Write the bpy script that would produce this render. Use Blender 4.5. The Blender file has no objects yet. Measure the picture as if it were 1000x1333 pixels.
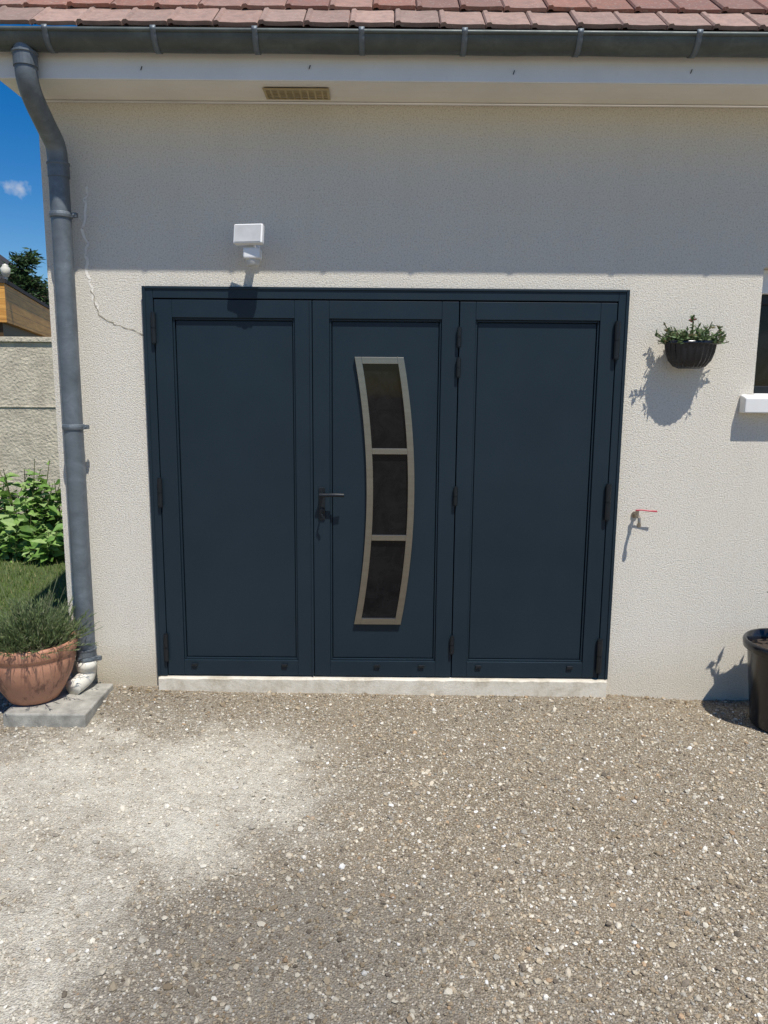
import bpy, math, random, itertools
import numpy as np
from mathutils import Vector, Matrix, Euler
random.seed(7); rng=np.random.default_rng(7)
scene=bpy.context.scene
COL=scene.collection

# ------------------------------------------------------------------ helpers
class MB:
    def __init__(s): s.v=[]; s.f=[]; s.c=[]
    def add(s,vs,fs,col=None):
        o=len(s.v); s.v+= [tuple(v) for v in vs]; s.f+=[tuple(i+o for i in f) for f in fs]
        if col is not None: s.c+=[col]*len(vs)
    def box(s,x0,x1,y0,y1,z0,z1,col=None):
        vs=[(x0,y0,z0),(x1,y0,z0),(x1,y1,z0),(x0,y1,z0),(x0,y0,z1),(x1,y0,z1),(x1,y1,z1),(x0,y1,z1)]
        s.add(vs,[(0,3,2,1),(4,5,6,7),(0,1,5,4),(1,2,6,5),(2,3,7,6),(3,0,4,7)],col)
    def tube(s,path,r,n=12,cap=True,col=None):
        P=[Vector(p) for p in path]; rs=r if isinstance(r,(list,tuple)) else [r]*len(P)
        vs=[];fs=[]; up=None
        for i,p in enumerate(P):
            t=(P[min(i+1,len(P)-1)]-P[max(i-1,0)]).normalized()
            if up is None:
                up=Vector((0,0,1)) if abs(t.z)<.9 else Vector((1,0,0))
            a=t.cross(up)
            if a.length<1e-5: a=t.cross(Vector((0,1,0)))
            a.normalize(); b=a.cross(t).normalized(); up=b
            for k in range(n):
                an=2*math.pi*k/n
                vs.append(p+a*math.cos(an)*rs[i]+b*math.sin(an)*rs[i])
        for i in range(len(P)-1):
            for k in range(n):
                k2=(k+1)%n
                fs.append((i*n+k,(i+1)*n+k,(i+1)*n+k2,i*n+k2))
        if cap:
            fs.append(tuple(range(n))); fs.append(tuple((len(P)-1)*n+k for k in reversed(range(n))))
        s.add(vs,fs,col)
    def lathe(s,prof,c,n=48,mod=None,sy=1.0):
        vs=[];fs=[]
        for (r,z) in prof:
            for k in range(n):
                an=2*math.pi*k/n; rr=r*(mod(an,z) if mod else 1)
                vs.append((c[0]+rr*math.cos(an),c[1]+rr*math.sin(an)*sy,c[2]+z))
        for i in range(len(prof)-1):
            for k in range(n):
                k2=(k+1)%n; fs.append((i*n+k,i*n+k2,(i+1)*n+k2,(i+1)*n+k))
        s.add(vs,fs)
    def leaf(s,p,d,L,W,nrm=None,col=None,fold=.15):
        d=Vector(d).normalized(); n=Vector(nrm) if nrm else Vector((random.gauss(0,1),random.gauss(0,1),random.gauss(.8,1)))
        a=d.cross(n)
        if a.length<1e-4: a=Vector((1,0,0))
        a.normalize(); n=a.cross(d)
        p=Vector(p)
        vs=[p,p+d*L*.45+a*W*.5+n*W*fold,p+d*L-n*L*.08,p+d*L*.45-a*W*.5+n*W*fold,p+d*L*.5]
        s.add(vs,[(0,1,4),(1,2,4),(2,3,4),(3,0,4)],col)
    def obj(s,name,mat,parent=None,smooth=False,bevel=0,seg=2,auto=None,colname='col'):
        me=bpy.data.meshes.new(name); me.from_pydata(s.v,[],s.f); me.update()
        if s.c and len(s.c)==len(s.v):
            at=me.color_attributes.new(colname,'FLOAT_COLOR','POINT')
            at.data.foreach_set('color',np.array([(c[0],c[1],c[2],1) for c in s.c],dtype=np.float32).ravel())
        if smooth: me.polygons.foreach_set('use_smooth',[True]*len(me.polygons))
        o=bpy.data.objects.new(name,me); COL.objects.link(o)
        if mat: me.materials.append(mat)
        if parent: o.parent=parent
        if bevel:
            m=o.modifiers.new('bevel','BEVEL'); m.width=bevel; m.segments=seg; m.limit_method='ANGLE'; m.angle_limit=math.radians(40)
        return o
def empty(name,label,cat,loc=(0,0,0),group=None):
    o=bpy.data.objects.new(name,None); COL.objects.link(o); o.empty_display_size=.1
    o["label"]=label; o["category"]=cat
    if group:o["group"]=group
    return o
def tag(o,label,cat,kind=None,group=None):
    o["label"]=label;o["category"]=cat
    if kind:o["kind"]=kind
    if group:o["group"]=group

class NT:
    def __init__(s,name):
        s.m=bpy.data.materials.new(name); s.m.use_nodes=True; s.t=s.m.node_tree; s.n=s.t.nodes; s.l=s.t.links
        s.b=s.n['Principled BSDF']
        s.tc=s.n.new('ShaderNodeTexCoord')
    def node(s,t,**k):
        n=s.n.new(t)
        for a,v in k.items(): setattr(n,a,v)
        return n
    def noise(s,scale,detail=3,rough=.5,vec=None,dist=0):
        n=s.node('ShaderNodeTexNoise'); n.inputs['Scale'].default_value=scale; n.inputs['Detail'].default_value=detail
        n.inputs['Roughness'].default_value=rough; n.inputs['Distortion'].default_value=dist
        s.l.new(vec if vec else s.tc.outputs['Object'],n.inputs['Vector']); return n.outputs['Fac']
    def vor(s,scale,vec=None,feature='F1'):
        n=s.node('ShaderNodeTexVoronoi',feature=feature); n.inputs['Scale'].default_value=scale
        s.l.new(vec if vec else s.tc.outputs['Object'],n.inputs['Vector']); return n
    def ramp(s,fac,stops,interp='LINEAR'):
        n=s.node('ShaderNodeValToRGB'); n.color_ramp.interpolation=interp
        e=n.color_ramp.elements
        while len(e)<len(stops): e.new(.5)
        for i,(p,c) in enumerate(stops):
            e[i].position=p; e[i].color=(c,c,c,1) if not isinstance(c,(tuple,list)) else (*c,1)
        s.l.new(fac,n.inputs[0]); return n.outputs[0]
    def mix(s,fac,a,b,mode='MIX'):
        n=s.node('ShaderNodeMix',data_type='RGBA',blend_type=mode)
        for sock,v in ((0,fac),(6,a),(7,b)):
            if isinstance(v,(int,float)): n.inputs[sock].default_value=v
            elif isinstance(v,(tuple,list)): n.inputs[sock].default_value=(*v,1)
            else: s.l.new(v,n.inputs[sock])
        return n.outputs[2]
    def math(s,op,a,b=0,c=None):
        n=s.node('ShaderNodeMath',operation=op)
        for i,v in enumerate((a,b,c)):
            if v is None: continue
            if isinstance(v,(int,float)): n.inputs[i].default_value=v
            else: s.l.new(v,n.inputs[i])
        return n.outputs[0]
    def sep(s):
        n=s.node('ShaderNodeSeparateXYZ'); s.l.new(s.tc.outputs['Object'],n.inputs[0]); return n.outputs
    def attr(s,name):
        n=s.node('ShaderNodeAttribute',attribute_name=name); return n.outputs['Color']
    def set(s,k,v):
        if isinstance(v,(int,float)): s.b.inputs[k].default_value=v
        elif isinstance(v,(tuple,list)): s.b.inputs[k].default_value=(*v,1)
        else: s.l.new(v,s.b.inputs[k])
    def bump(s,h,strength,dist):
        n=s.node('ShaderNodeBump'); n.inputs['Strength'].default_value=strength; n.inputs['Distance'].default_value=dist
        s.l.new(h,n.inputs['Height']); s.l.new(n.outputs[0],s.b.inputs['Normal'])
def simple(name,c,rough=.5,metal=0,var=.15,vs=8,bump=0,bs=200,bd=.001,spec=None):
    m=NT(name)
    f=m.noise(vs,4,.6)
    lo=tuple(x*(1-var) for x in c); hi=tuple(min(1,x*(1+var)) for x in c)
    m.set('Base Color',m.ramp(f,[(.3,lo),(.7,hi)]))
    m.set('Roughness',m.ramp(m.noise(vs*3,3),[(.3,rough*.88),(.7,min(1,rough*1.12))])); m.set('Metallic',metal)
    if spec is not None: m.set('Specular IOR Level',spec)
    if bump: m.bump(m.noise(bs,3),bump,bd)
    return m.m

# ------------------------------------------------------------------ materials
def mk_wall():
    m=NT('roughcast_render')
    x,y,z=m.sep()
    big=m.noise(1.3,4,.6); fine=m.noise(135,4,.8)
    base=m.ramp(big,[(.3,(.82,.755,.63)),(.7,(.87,.81,.695))])
    base=m.mix(.65,base,m.ramp(fine,[(.34,(.38,.33,.255)),(.46,(.84,.775,.66)),(.66,(.97,.93,.85))]),'MIX')
    dirt=m.math('MULTIPLY',m.ramp(m.math('ADD',z,m.math('MULTIPLY',m.noise(6,6,.8),-.42)),[(0.0,1.0),(.03,.0)]),m.ramp(m.math('MULTIPLY_ADD',x,-.4,.4),[(.55,.25),(1.0,.65)]))
    dirt=m.math('MULTIPLY',dirt,m.ramp(z,[(0,1.0),(.22,0.0)]))
    base=m.mix(dirt,base,(.52,.42,.26))
    vm=m.node('ShaderNodeMapping'); vm.inputs['Scale'].default_value=(7,7,.5); m.l.new(m.tc.outputs['Object'],vm.inputs[0])
    st=m.noise(1.0,5,.6,vm.outputs[0])
    base=m.mix(m.ramp(st,[(.5,0.0),(.8,.12)]),base,(.58,.52,.43))
    m.set('Base Color',base); m.set('Roughness',.95); m.set('Specular IOR Level',.12)
    m.bump(fine,.9,.011)
    return m.m
M_WALL=mk_wall()
def mk_door():
    m=NT('anthracite_lacquer')
    m.set('Base Color',m.ramp(m.noise(2.2,4,.6),[(.3,(.0087,.0192,.0285)),(.7,(.0115,.0236,.0342))]))
    m.set('Roughness',m.ramp(m.noise(6,4,.6),[(.3,.38),(.7,.50)])); m.set('Specular IOR Level',.31)
    m.bump(m.noise(700,2),.06,.0006)
    return m.m
M_DOOR=mk_door()
M_DARK=simple('dark_metal',(.009,.012,.015),.4,.2,.2)
M_GAP=simple('shadow_gap',(.006,.007,.008),.9)
def mk_steel():
    m=NT('brushed_steel')
    vm=m.node('ShaderNodeMapping'); vm.inputs['Scale'].default_value=(3,3,60); m.l.new(m.tc.outputs['Object'],vm.inputs[0])
    f=m.noise(1,2,.5,vm.outputs[0])
    m.set('Base Color',m.ramp(f,[(.3,(.30,.275,.235)),(.7,(.34,.315,.27))])); m.set('Metallic',.97)
    m.set('Roughness',.30); return m.m
M_STEEL=mk_steel()
def mk_glass():
    m=NT('dark_glass')
    m.set('Base Color',m.ramp(m.noise(9,4,.7,dist=1),[(.35,(.004,.004,.005)),(.7,(.011,.011,.012))]))
    m.set('Roughness',.04); m.set('IOR',1.34)
    m.bump(m.noise(14,2),.05,.002); return m.m
M_GLASS=mk_glass()
def mk_zinc(name,c,met=.35):
    m=NT(name)
    vm=m.node('ShaderNodeMapping'); vm.inputs['Scale'].default_value=(3,6,6); m.l.new(m.tc.outputs['Object'],vm.inputs[0])
    f=m.noise(2,6,.7,vm.outputs[0],dist=.4)
    c1=m.ramp(f,[(.3,tuple(x*.72 for x in c)),(.55,c),(.75,tuple(x*1.35 for x in c))])
    c1=m.mix(m.ramp(m.noise(9,6,.75),[(.55,0.0),(.75,.4)]),c1,tuple(x*1.9 for x in c))
    m.set('Base Color',c1)
    m.set('Metallic',met); m.set('Roughness',m.ramp(m.noise(20,4,.6),[(.3,.42),(.7,.62)]))
    m.bump(m.noise(35,3),.12,.002); return m.m
M_ZINC=mk_zinc('weathered_zinc',(.092,.106,.098),.3)
M_ZPIPE=mk_zinc('weathered_zinc_pipe',(.155,.178,.195))
def mk_white(name,c,seams=False,rough=.45,dirt=.25):
    m=NT(name)
    base=m.ramp(m.noise(3,5,.65),[(.3,tuple(x*.9 for x in c)),(.65,c)])
    base=m.mix(m.ramp(m.noise(24,5,.7),[(.62,0.0),(.78,dirt)]),base,(.45,.4,.32))
    m.set('Base Color',base); m.set('Roughness',rough)
    if seams:
        x,y,z=m.sep()
        w=m.math('FRACT',m.math('MULTIPLY',y,14.0)); 
        m.bump(m.ramp(w,[(0,0.0),(.06,1.0),(.94,1.0),(1,0.0)]),.5,.003)
    return m.m
M_WHITE=mk_white('white_painted_board',(.80,.79,.76))
M_SOFFIT=mk_white('white_soffit_boards',(.87,.84,.77),True)
def mk_sill():
    m=NT('pale_sill_render')
    b=m.ramp(m.noise(9,6,.75),[(.3,(.44,.38,.28)),(.52,(.66,.60,.49)),(.7,(.74,.69,.59))])
    m.set('Base Color',b); m.set('Roughness',.9); m.bump(m.noise(70,5,.75),.6,.004); return m.m
M_SILL=mk_sill()
M_PVC=mk_white('white_pvc',(.74,.70,.60),False,.35)
M_LIGHTB=mk_white('white_lamp_housing',(.80,.80,.79),False,.35,.0)
M_BRASS=simple('aged_brass_grille',(.48,.39,.22),.45,.4,.25)
M_BLACKP=simple('black_plastic',(.012,.013,.017),.22,0,.3,bump=.05)
def mk_terra():
    m=NT('terracotta')
    b=m.ramp(m.noise(7,5,.65),[(.3,(.40,.18,.105)),(.7,(.53,.27,.17))])
    vm=m.node('ShaderNodeMapping'); vm.inputs['Scale'].default_value=(14,14,2.0); m.l.new(m.tc.outputs['Object'],vm.inputs[0])
    b=m.mix(m.ramp(m.noise(1,4,.7,vm.outputs[0]),[(.55,0.0),(.64,.75)]),b,(.14,.065,.045))
    m.set('Base Color',b); m.set('Roughness',.6); m.bump(m.noise(90,3),.15,.002); return m.m
M_TERRA=mk_terra()
M_SOIL=simple('potting_soil',(.05,.035,.025),1,0,.4,40,.6,80,.01)
M_CONC=simple('grey_concrete',(.33,.315,.275),.95,0,.35,14,.6,160,.004)
M_PATCH=simple('filler_line_pale',(.90,.85,.76),.95,0,.1,20,.3,200,.003)
M_CRACK=simple('hairline_crack',(.34,.29,.21),1,0,.2,20)
M_RED=simple('red_plastic_lever',(.55,.06,.09),.4)
M_TAP=simple('tap_metal',(.35,.30,.24),.35,.8,.2,30)
def mk_leaf(name,rough=.5):
    m=NT(name); c=m.attr('col'); m.set('Base Color',m.mix(.35,c,m.ramp(m.noise(25,1),[(.3,(.5,.5,.5)),(.7,(1,1,1))]),'MULTIPLY')); m.set('Roughness',rough)
    m.set('Specular IOR Level',.35)
    tr=m.node('ShaderNodeBsdfTranslucent'); m.l.new(c,tr.inputs[0]); mx=m.node('ShaderNodeMixShader'); mx.inputs[0].default_value=.25
    out=m.n['Material Output']; m.l.new(m.b.outputs[0],mx.inputs[1]); m.l.new(tr.outputs[0],mx.inputs[2]); m.l.new(mx.outputs[0],out.inputs[0])
    return m.m
M_LEAF=mk_leaf('leaf')
def mk_tile():
    m=NT('clay_roof_tile'); c=m.attr('col')
    c=m.mix(m.ramp(m.noise(22,5,.7),[(.4,0.0),(.7,.55)]),c,(.15,.105,.09))
    c=m.mix(m.ramp(m.noise(60,4,.7),[(.56,0.0),(.70,.55)]),c,(.42,.37,.31))
    m.set('Base Color',c); m.set('Roughness',.85); m.bump(m.noise(120,4,.7),.4,.003); return m.m
M_TILE=mk_tile()
def mk_ground():
    m=NT('gravel_ground')
    pa=m.attr('patch'); sp=m.node('ShaderNodeSeparateColor'); m.l.new(pa,sp.inputs[0]); patch=sp.outputs[0]; dark=sp.outputs[1]
    v=m.vor(135)
    sc=m.node('ShaderNodeSeparateColor'); m.l.new(v.outputs['Color'],sc.inputs[0])
    stone=m.ramp(sc.outputs[0],[(0,(.16,.125,.082)),(.25,(.35,.285,.195)),(.5,(.51,.435,.32)),(.75,(.27,.23,.175)),(1,(.72,.66,.55))])
    stone=m.mix(m.ramp(v.outputs['Distance'],[(.25,0.0),(.75,.8)]),stone,(.13,.10,.066))
    dust=m.ramp(m.noise(70,6,.9),[(.3,(.42,.38,.30)),(.52,(.68,.635,.53)),(.7,(.82,.78,.67))])
    edge=m.math('ADD',patch,m.math('MULTIPLY',m.math('SUBTRACT',m.noise(16,8,.9),.5),2.6))
    sand=m.ramp(m.noise(260,2,.7),[(.3,(.21,.17,.118)),(.7,(.48,.41,.31))])
    c=m.mix(m.ramp(m.noise(5,5,.7),[(.4,.1),(.7,.6)]),stone,sand)
    c=m.mix(m.math('MULTIPLY',dark,.55),c,(.185,.17,.145))
    c=m.mix(m.ramp(edge,[(.25,0.0),(1.0,.92)]),c,dust)
    m.set('Base Color',c); m.set('Roughness',.95); m.set('Specular IOR Level',.2)
    h=m.math('ADD',m.math('MULTIPLY',v.outputs['Distance'],-1.0),m.math('MULTIPLY',m.noise(260,2),.5))
    m.bump(h,.9,.008); return m.m
M_GROUND=mk_ground()
def mk_peb():
    m=NT('gravel_stones'); c=m.attr('col'); m.set('Base Color',m.mix(.5,c,m.ramp(m.noise(350,1,.7),[(.3,(.65,.65,.65)),(.7,(1.1,1.09,1.06))]),'MULTIPLY'))
    m.set('Roughness',.85); m.set('Specular IOR Level',.25); return m.m
M_PEB=mk_peb()
def mk_lawn():
    m=NT('lawn_turf'); m.set('Base Color',m.ramp(m.noise(30,5,.7),[(.3,(.04,.065,.018)),(.55,(.09,.125,.033)),(.8,(.22,.20,.09))])); m.set('Roughness',1)
    m.bump(m.noise(120,3),.8,.02); return m.m
M_LAWN=mk_lawn()
M_GWALL=simple('pale_blockwork',(.56,.50,.39),.95,0,.2,6,.8,30,.02)
def mk_plank(name,k):
    m=NT(name); x,y,z=m.sep()
    w=m.math('FRACT',m.math('MULTIPLY',z,8.0))
    vm=m.node('ShaderNodeMapping'); vm.inputs['Scale'].default_value=(2,2,30); m.l.new(m.tc.outputs['Object'],vm.inputs[0])
    b=m.ramp(m.noise(1,4,.6,vm.outputs[0]),[(.3,(.50*k,.22*k,.04*k)),(.7,(.78*k,.42*k,.10*k))])
    b=m.mix(m.ramp(w,[(0,.8),(.08,0.0)]),b,(.06,.03,.012)); m.set('Base Color',b); m.set('Roughness',.6); return m.m
M_PLANK=mk_plank('varnished_planks',1.0)
M_PLANKSHADE=mk_plank('shaded_planks',.12)  # same planks darkened: shade of the recess is put into the colour
M_DROOF=simple('dark_roofing',(.035,.03,.03),.8)
M_BARK=simple('bark',(.09,.065,.045),.95,0,.3,20,.6,40,.02)

# ------------------------------------------------------------------ ground
def sm(a,b,t): 
    t=np.clip((t-a)/(b-a),0,1); return t*t*(3-2*t)
_k=[(rng.uniform(1.2,9),rng.uniform(-9,9),rng.uniform(0,6.28)) for _ in range(14)]
def nz(x,y):
    s=0
    for i,(a,b,p) in enumerate(_k): s=s+np.sin(a*x*(1 if i%2 else -1)+b*y+p)/(1+abs(a)*.25+abs(b)*.2)
    return s/4
def gh(x,y):
    near=np.exp(-((x/5)**2+((y+1.2)/4)**2))
    return -.09+near*(.008*nz(x,y)) + (.024*sm(.9,-1.4,x)+.027*sm(1.75,1.1,x))*np.exp(-(y/.4)**2)*(y<.3) - .004
def patchf(x,y):
    xx=x+.20*nz(x*2.3+1,y*2.3)+.09*nz(x*6,y*6); yy=y+.18*nz(x*2.1-2,y*2.1+4)+.07*nz(x*7+2,y*5)
    d=np.sqrt(((xx+1.0)/1.05)**2+((yy+.98)/.75)**2)
    p=sm(1.2,.4,d)
    d2=np.sqrt(((xx+1.3)/.68)**2+((yy+1.95)/.9)**2); p=np.maximum(p,.85*sm(1.2,.4,d2))
    p=p*sm(-.08,-.35,y+.08*nz(x*2,y))*(.88+.3*nz(x*4+3,y*4))
    d3=np.sqrt(((xx+.35)/.7)**2+((yy+2.05)/.6)**2)
    dk=sm(1.3,.4,d3)*1.0+.6*sm(.0,.8,nz(x*.9+2,y*.9))
    return np.clip(p*.98,0,1),np.clip(dk,0,1)
xs=np.concatenate([[-120,-60,-30,-15,-8,-5],np.arange(-3.6,3.61,.03),[5,8,15,30,60,120]])
ys=np.concatenate([[-120,-60,-30,-15,-8,-5],np.arange(-3.6,.5,.03),[1,2,4,8,15,30,60,120]])
X,Y=np.meshgrid(xs,ys); Z=gh(X,Y); nx=len(xs);ny=len(ys)
V=np.stack([X.ravel(),Y.ravel(),Z.ravel()],1)
idx=np.arange(nx*ny).reshape(ny,nx)
F=np.stack([idx[:-1,:-1].ravel(),idx[:-1,1:].ravel(),idx[1:,1:].ravel(),idx[1:,:-1].ravel()],1)
def npmesh(name,V,F,mat,smooth=False,cols=None,cname='col'):
    me=bpy.data.meshes.new(name); k=F.shape[1]
    me.vertices.add(len(V)); me.vertices.foreach_set('co',V.astype(np.float32).ravel())
    me.loops.add(F.size); me.loops.foreach_set('vertex_index',F.astype(np.int32).ravel())
    me.polygons.add(len(F)); me.polygons.foreach_set('loop_start',np.arange(0,F.size,k,dtype=np.int32))
    me.polygons.foreach_set('loop_total',np.full(len(F),k,dtype=np.int32))
    me.polygons.foreach_set('use_smooth',np.full(len(F),smooth))
    me.update(calc_edges=True)
    if cols is not None:
        at=me.color_attributes.new(cname,'FLOAT_COLOR','POINT'); at.data.foreach_set('color',np.concatenate([cols,np.ones((len(cols),1))],1).astype(np.float32).ravel())
    me.materials.append(mat)
    o=bpy.data.objects.new(name,me); COL.objects.link(o); return o
P,DK=patchf(X.ravel(),Y.ravel())
g=npmesh('ground',V,F,M_GROUND,True,np.stack([P,DK,P*0],1),'patch'); tag(g,'pale tan gravel yard with dusty worn patch','ground','structure')

# loose stones
ico=[]; t=(1+5**.5)/2
for a,b in ((1,t),(-1,t),(1,-t),(-1,-t)): ico+= [(a,b,0)]
for a,b in ((1,t),(-1,t),(1,-t),(-1,-t)): ico+= [(0,a,b)]
for a,b in ((1,t),(-1,t),(1,-t),(-1,-t)): ico+= [(b,0,a)]
ico=np.array(ico)/math.sqrt(1+t*t)
E=1.0515*1.05
icf=[]
for i,j,k in itertools.combinations(range(12),3):
    if all(np.linalg.norm(ico[a]-ico[b])<E for a,b in((i,j),(j,k),(i,k))):
        n=np.cross(ico[j]-ico[i],ico[k]-ico[i]); 
        icf.append((i,j,k) if n@ico[i]>0 else (i,k,j))
icf=np.array(icf)
N=92000
px=rng.uniform(-2.6,2.6,N); py=-rng.random(N)**.85*2.6+.02
pp,pd=patchf(px,py)
keep=rng.random(N)>pp*.4
px,py,pp,pd=px[keep],py[keep],pp[keep],pd[keep]; N=len(px)
r=np.clip(rng.lognormal(math.log(.0035),.46,N),.0016,.0135)
scl=np.stack([r*rng.uniform(.8,1.35,N),r*rng.uniform(.7,1.1,N),r*rng.uniform(.45,.8,N)],1)
jit=1+rng.uniform(-.22,.22,(N,12,1))
W=ico[None]*jit*scl[:,None,:]
an=rng.uniform(0,6.28,N); tl=rng.normal(0,.35,N)
c,s_=np.cos(tl)[:,None],np.sin(tl)[:,None]
W=np.stack([W[:,:,0]*c-W[:,:,2]*s_,W[:,:,1],W[:,:,0]*s_+W[:,:,2]*c],2)
c,s_=np.cos(an)[:,None],np.sin(an)[:,None]
W=np.stack([W[:,:,0]*c-W[:,:,1]*s_,W[:,:,0]*s_+W[:,:,1]*c,W[:,:,2]],2)
W[:,:,0]+=px[:,None];W[:,:,1]+=py[:,None];W[:,:,2]+=(gh(px,py)+r*.3)[:,None]
pal=np.array([(.67,.605,.485),(.50,.41,.285),(.34,.265,.175),(.57,.49,.37),(.22,.18,.135),(.42,.385,.32),(.78,.73,.63),(.46,.32,.195),(.86,.83,.77)])
pc=pal[rng.choice(9,N,p=[.15,.19,.17,.17,.13,.09,.05,.03,.02])]*rng.uniform(.70,1.12,(N,1))
pb=np.clip(pp[:,None]+rng.normal(0,.25,(N,1)),0,1)*.65*(pp[:,None]>.05)
pc=pc*(1-pb)+np.array([.72,.675,.57])*rng.uniform(.7,1.2,(N,1))*pb
pc*= (1-.32*(pd*(1-pp))[:,None])
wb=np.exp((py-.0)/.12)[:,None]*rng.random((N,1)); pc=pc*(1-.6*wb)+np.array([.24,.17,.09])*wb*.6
FF=(icf[None]+(np.arange(N)*12)[:,None,None]).reshape(-1,3)
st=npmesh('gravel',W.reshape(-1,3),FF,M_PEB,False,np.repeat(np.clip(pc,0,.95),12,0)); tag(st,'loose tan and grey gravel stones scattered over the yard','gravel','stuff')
# dry leaf litter along the foot of the wall
mb=MB()
for i in range(420):
    x=random.uniform(-1.45,2.4) if random.random()<.7 else random.choice([random.gauss(-1.3,.12),random.gauss(1.6,.25)])
    y=-.01-abs(random.gauss(0,.10)) - (.045 if abs(x)<1.22 else 0)
    if x<-1.45 and y>-.46: continue
    z=float(gh(np.array(x),np.array(y)))+random.uniform(.004,.009); a=random.uniform(0,6.28); L=random.uniform(.006,.02)
    mb.leaf((x,y,z),(math.cos(a),math.sin(a),random.uniform(-.05,.3)),L,L*random.uniform(.2,.55),nrm=(random.gauss(0,.3),random.gauss(0,.3),1),col=random.choice([(.20,.12,.05),(.28,.18,.08),(.13,.08,.04),(.35,.26,.13)]))
ll=mb.obj('dry_leaves',M_LEAF); tag(ll,'small brown dry leaf litter at the wall foot','dry leaves','stuff')

# lawn
mb=MB(); mb.add([(-14,.35,-.06),(-1.72,.35,-.06),(-1.72,9,-.05),(-14,9,-.05)],[(0,1,2,3)])
lw=mb.obj('lawn',M_LAWN); tag(lw,'short green lawn beside the house','lawn','structure')
nb=26000
bx=rng.uniform(-5.2,-1.74,nb); by=rng.uniform(.36,4.9,nb); h=rng.uniform(.02,.06,nb); a=rng.uniform(0,6.28,nb); w=.004
lx=rng.normal(0,.015,nb); ly=rng.normal(0,.015,nb)
B=np.zeros((nb,3,3)); B[:,0]=np.stack([bx-w*np.cos(a),by-w*np.sin(a),bx*0-.062],1); B[:,1]=np.stack([bx+w*np.cos(a),by+w*np.sin(a),bx*0-.062],1); B[:,2]=np.stack([bx+lx,by+ly,-.06+h],1)
gc=np.array([(.14,.22,.04),(.20,.27,.07),(.33,.31,.14),(.10,.16,.03)])[rng.choice(4,nb)]
gr=npmesh('grass',B.reshape(-1,3),np.arange(nb*3).reshape(-1,3),M_LEAF,False,np.repeat(gc,3,0)); tag(gr,'short green grass blades of the lawn','grass','stuff')

# ------------------------------------------------------------------ house
house=empty('house','cream roughcast house with clay tile roof and dark garage door','house')
def holegrid(mb,xb,zb,holes,y,depth):
    for i in range(len(xb)-1):
        for j in range(len(zb)-1):
            cx=(xb[i]+xb[i+1])/2; cz=(zb[j]+zb[j+1])/2
            if any(h[0]<cx<h[1] and h[2]<cz<h[3] for h in holes): continue
            mb.add([(xb[i],y,zb[j]),(xb[i+1],y,zb[j]),(xb[i+1],y,zb[j+1]),(xb[i],y,zb[j+1])],[(0,1,2,3)])
    for (a,b,c,d) in holes:
        mb.add([(a,y,c),(a,y+depth,c),(a,y+depth,d),(a,y,d)],[(0,1,2,3)])
        mb.add([(b,y,c),(b,y,d),(b,y+depth,d),(b,y+depth,c)],[(0,1,2,3)])
        mb.add([(a,y,d),(a,y+depth,d),(b,y+depth,d),(b,y,d)],[(0,1,2,3)])
        mb.add([(a,y,c),(b,y,c),(b,y+depth,c),(a,y+depth,c)],[(0,1,2,3)])
XL,XR=-1.70,5.0
mb=MB()
dh=(-1.212,1.212,-.3,2.07); wh=(1.895,2.95,1.560,2.195)
holegrid(mb,[XL,dh[0],dh[1],wh[0],wh[1],XR],[-.3,wh[2],dh[3],wh[3],3.04],[dh,wh],0,.2)
YB=6.8; zr=3.04+3.4*.839
mb.add([(XL,0,-.3),(XL,0,3.04),(XL,3.4,zr),(XL,YB,3.04),(XL,YB,-.3)],[(0,1,2,3,4)])
mb.add([(XR,0,-.3),(XR,0,3.04),(XR,3.4,zr),(XR,YB,3.04),(XR,YB,-.3)],[(4,3,2,1,0)])
mb.add([(XL,YB,-.3),(XL,YB,3.04),(XR,YB,3.04),(XR,YB,-.3)],[(0,1,2,3)])
wall=mb.obj('wall',M_WALL,house); wall["label"]="cream roughcast rendered wall with faint cracks"
def ribbon(mb,pts,w,y,step=.02,jit=.006):
    P=[]
    for a,b in zip(pts[:-1],pts[1:]):
        L=math.dist(a,b); n=max(2,int(L/step))
        for i in range(n): P.append((a[0]+(b[0]-a[0])*i/n+random.gauss(0,jit),a[1]+(b[1]-a[1])*i/n+random.gauss(0,jit*.6)))
    P.append(pts[-1])
    ws=[w*random.uniform(.35,1.3) for _ in P]
    for i in range(len(P)-1):
        d=Vector((P[i+1][0]-P[i][0],0,P[i+1][1]-P[i][1])).normalized(); nn=Vector((d.z,0,-d.x))*.5
        a=Vector((P[i][0],y,P[i][1]));b=Vector((P[i+1][0],y,P[i+1][1]))
        mb.add([a-nn*ws[i],a+nn*ws[i],b+nn*ws[i+1],b-nn*ws[i+1]],[(0,1,2,3)])
mb=MB(); ribbon(mb,[(-1.478,2.56),(-1.505,2.35),(-1.50,2.2),(-1.487,2.05),(-1.46,1.96)],.012,-.0012)
mb.obj('wall_filler_line',M_PATCH,wall)
mb=MB(); ribbon(mb,[(-1.487,2.05),(-1.46,1.96),(-1.43,1.915),(-1.37,1.888),(-1.30,1.87),(-1.225,1.835)],.0042,-.0018,.02,.005)
mb.obj('wall_crack',M_CRACK,wall)

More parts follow.
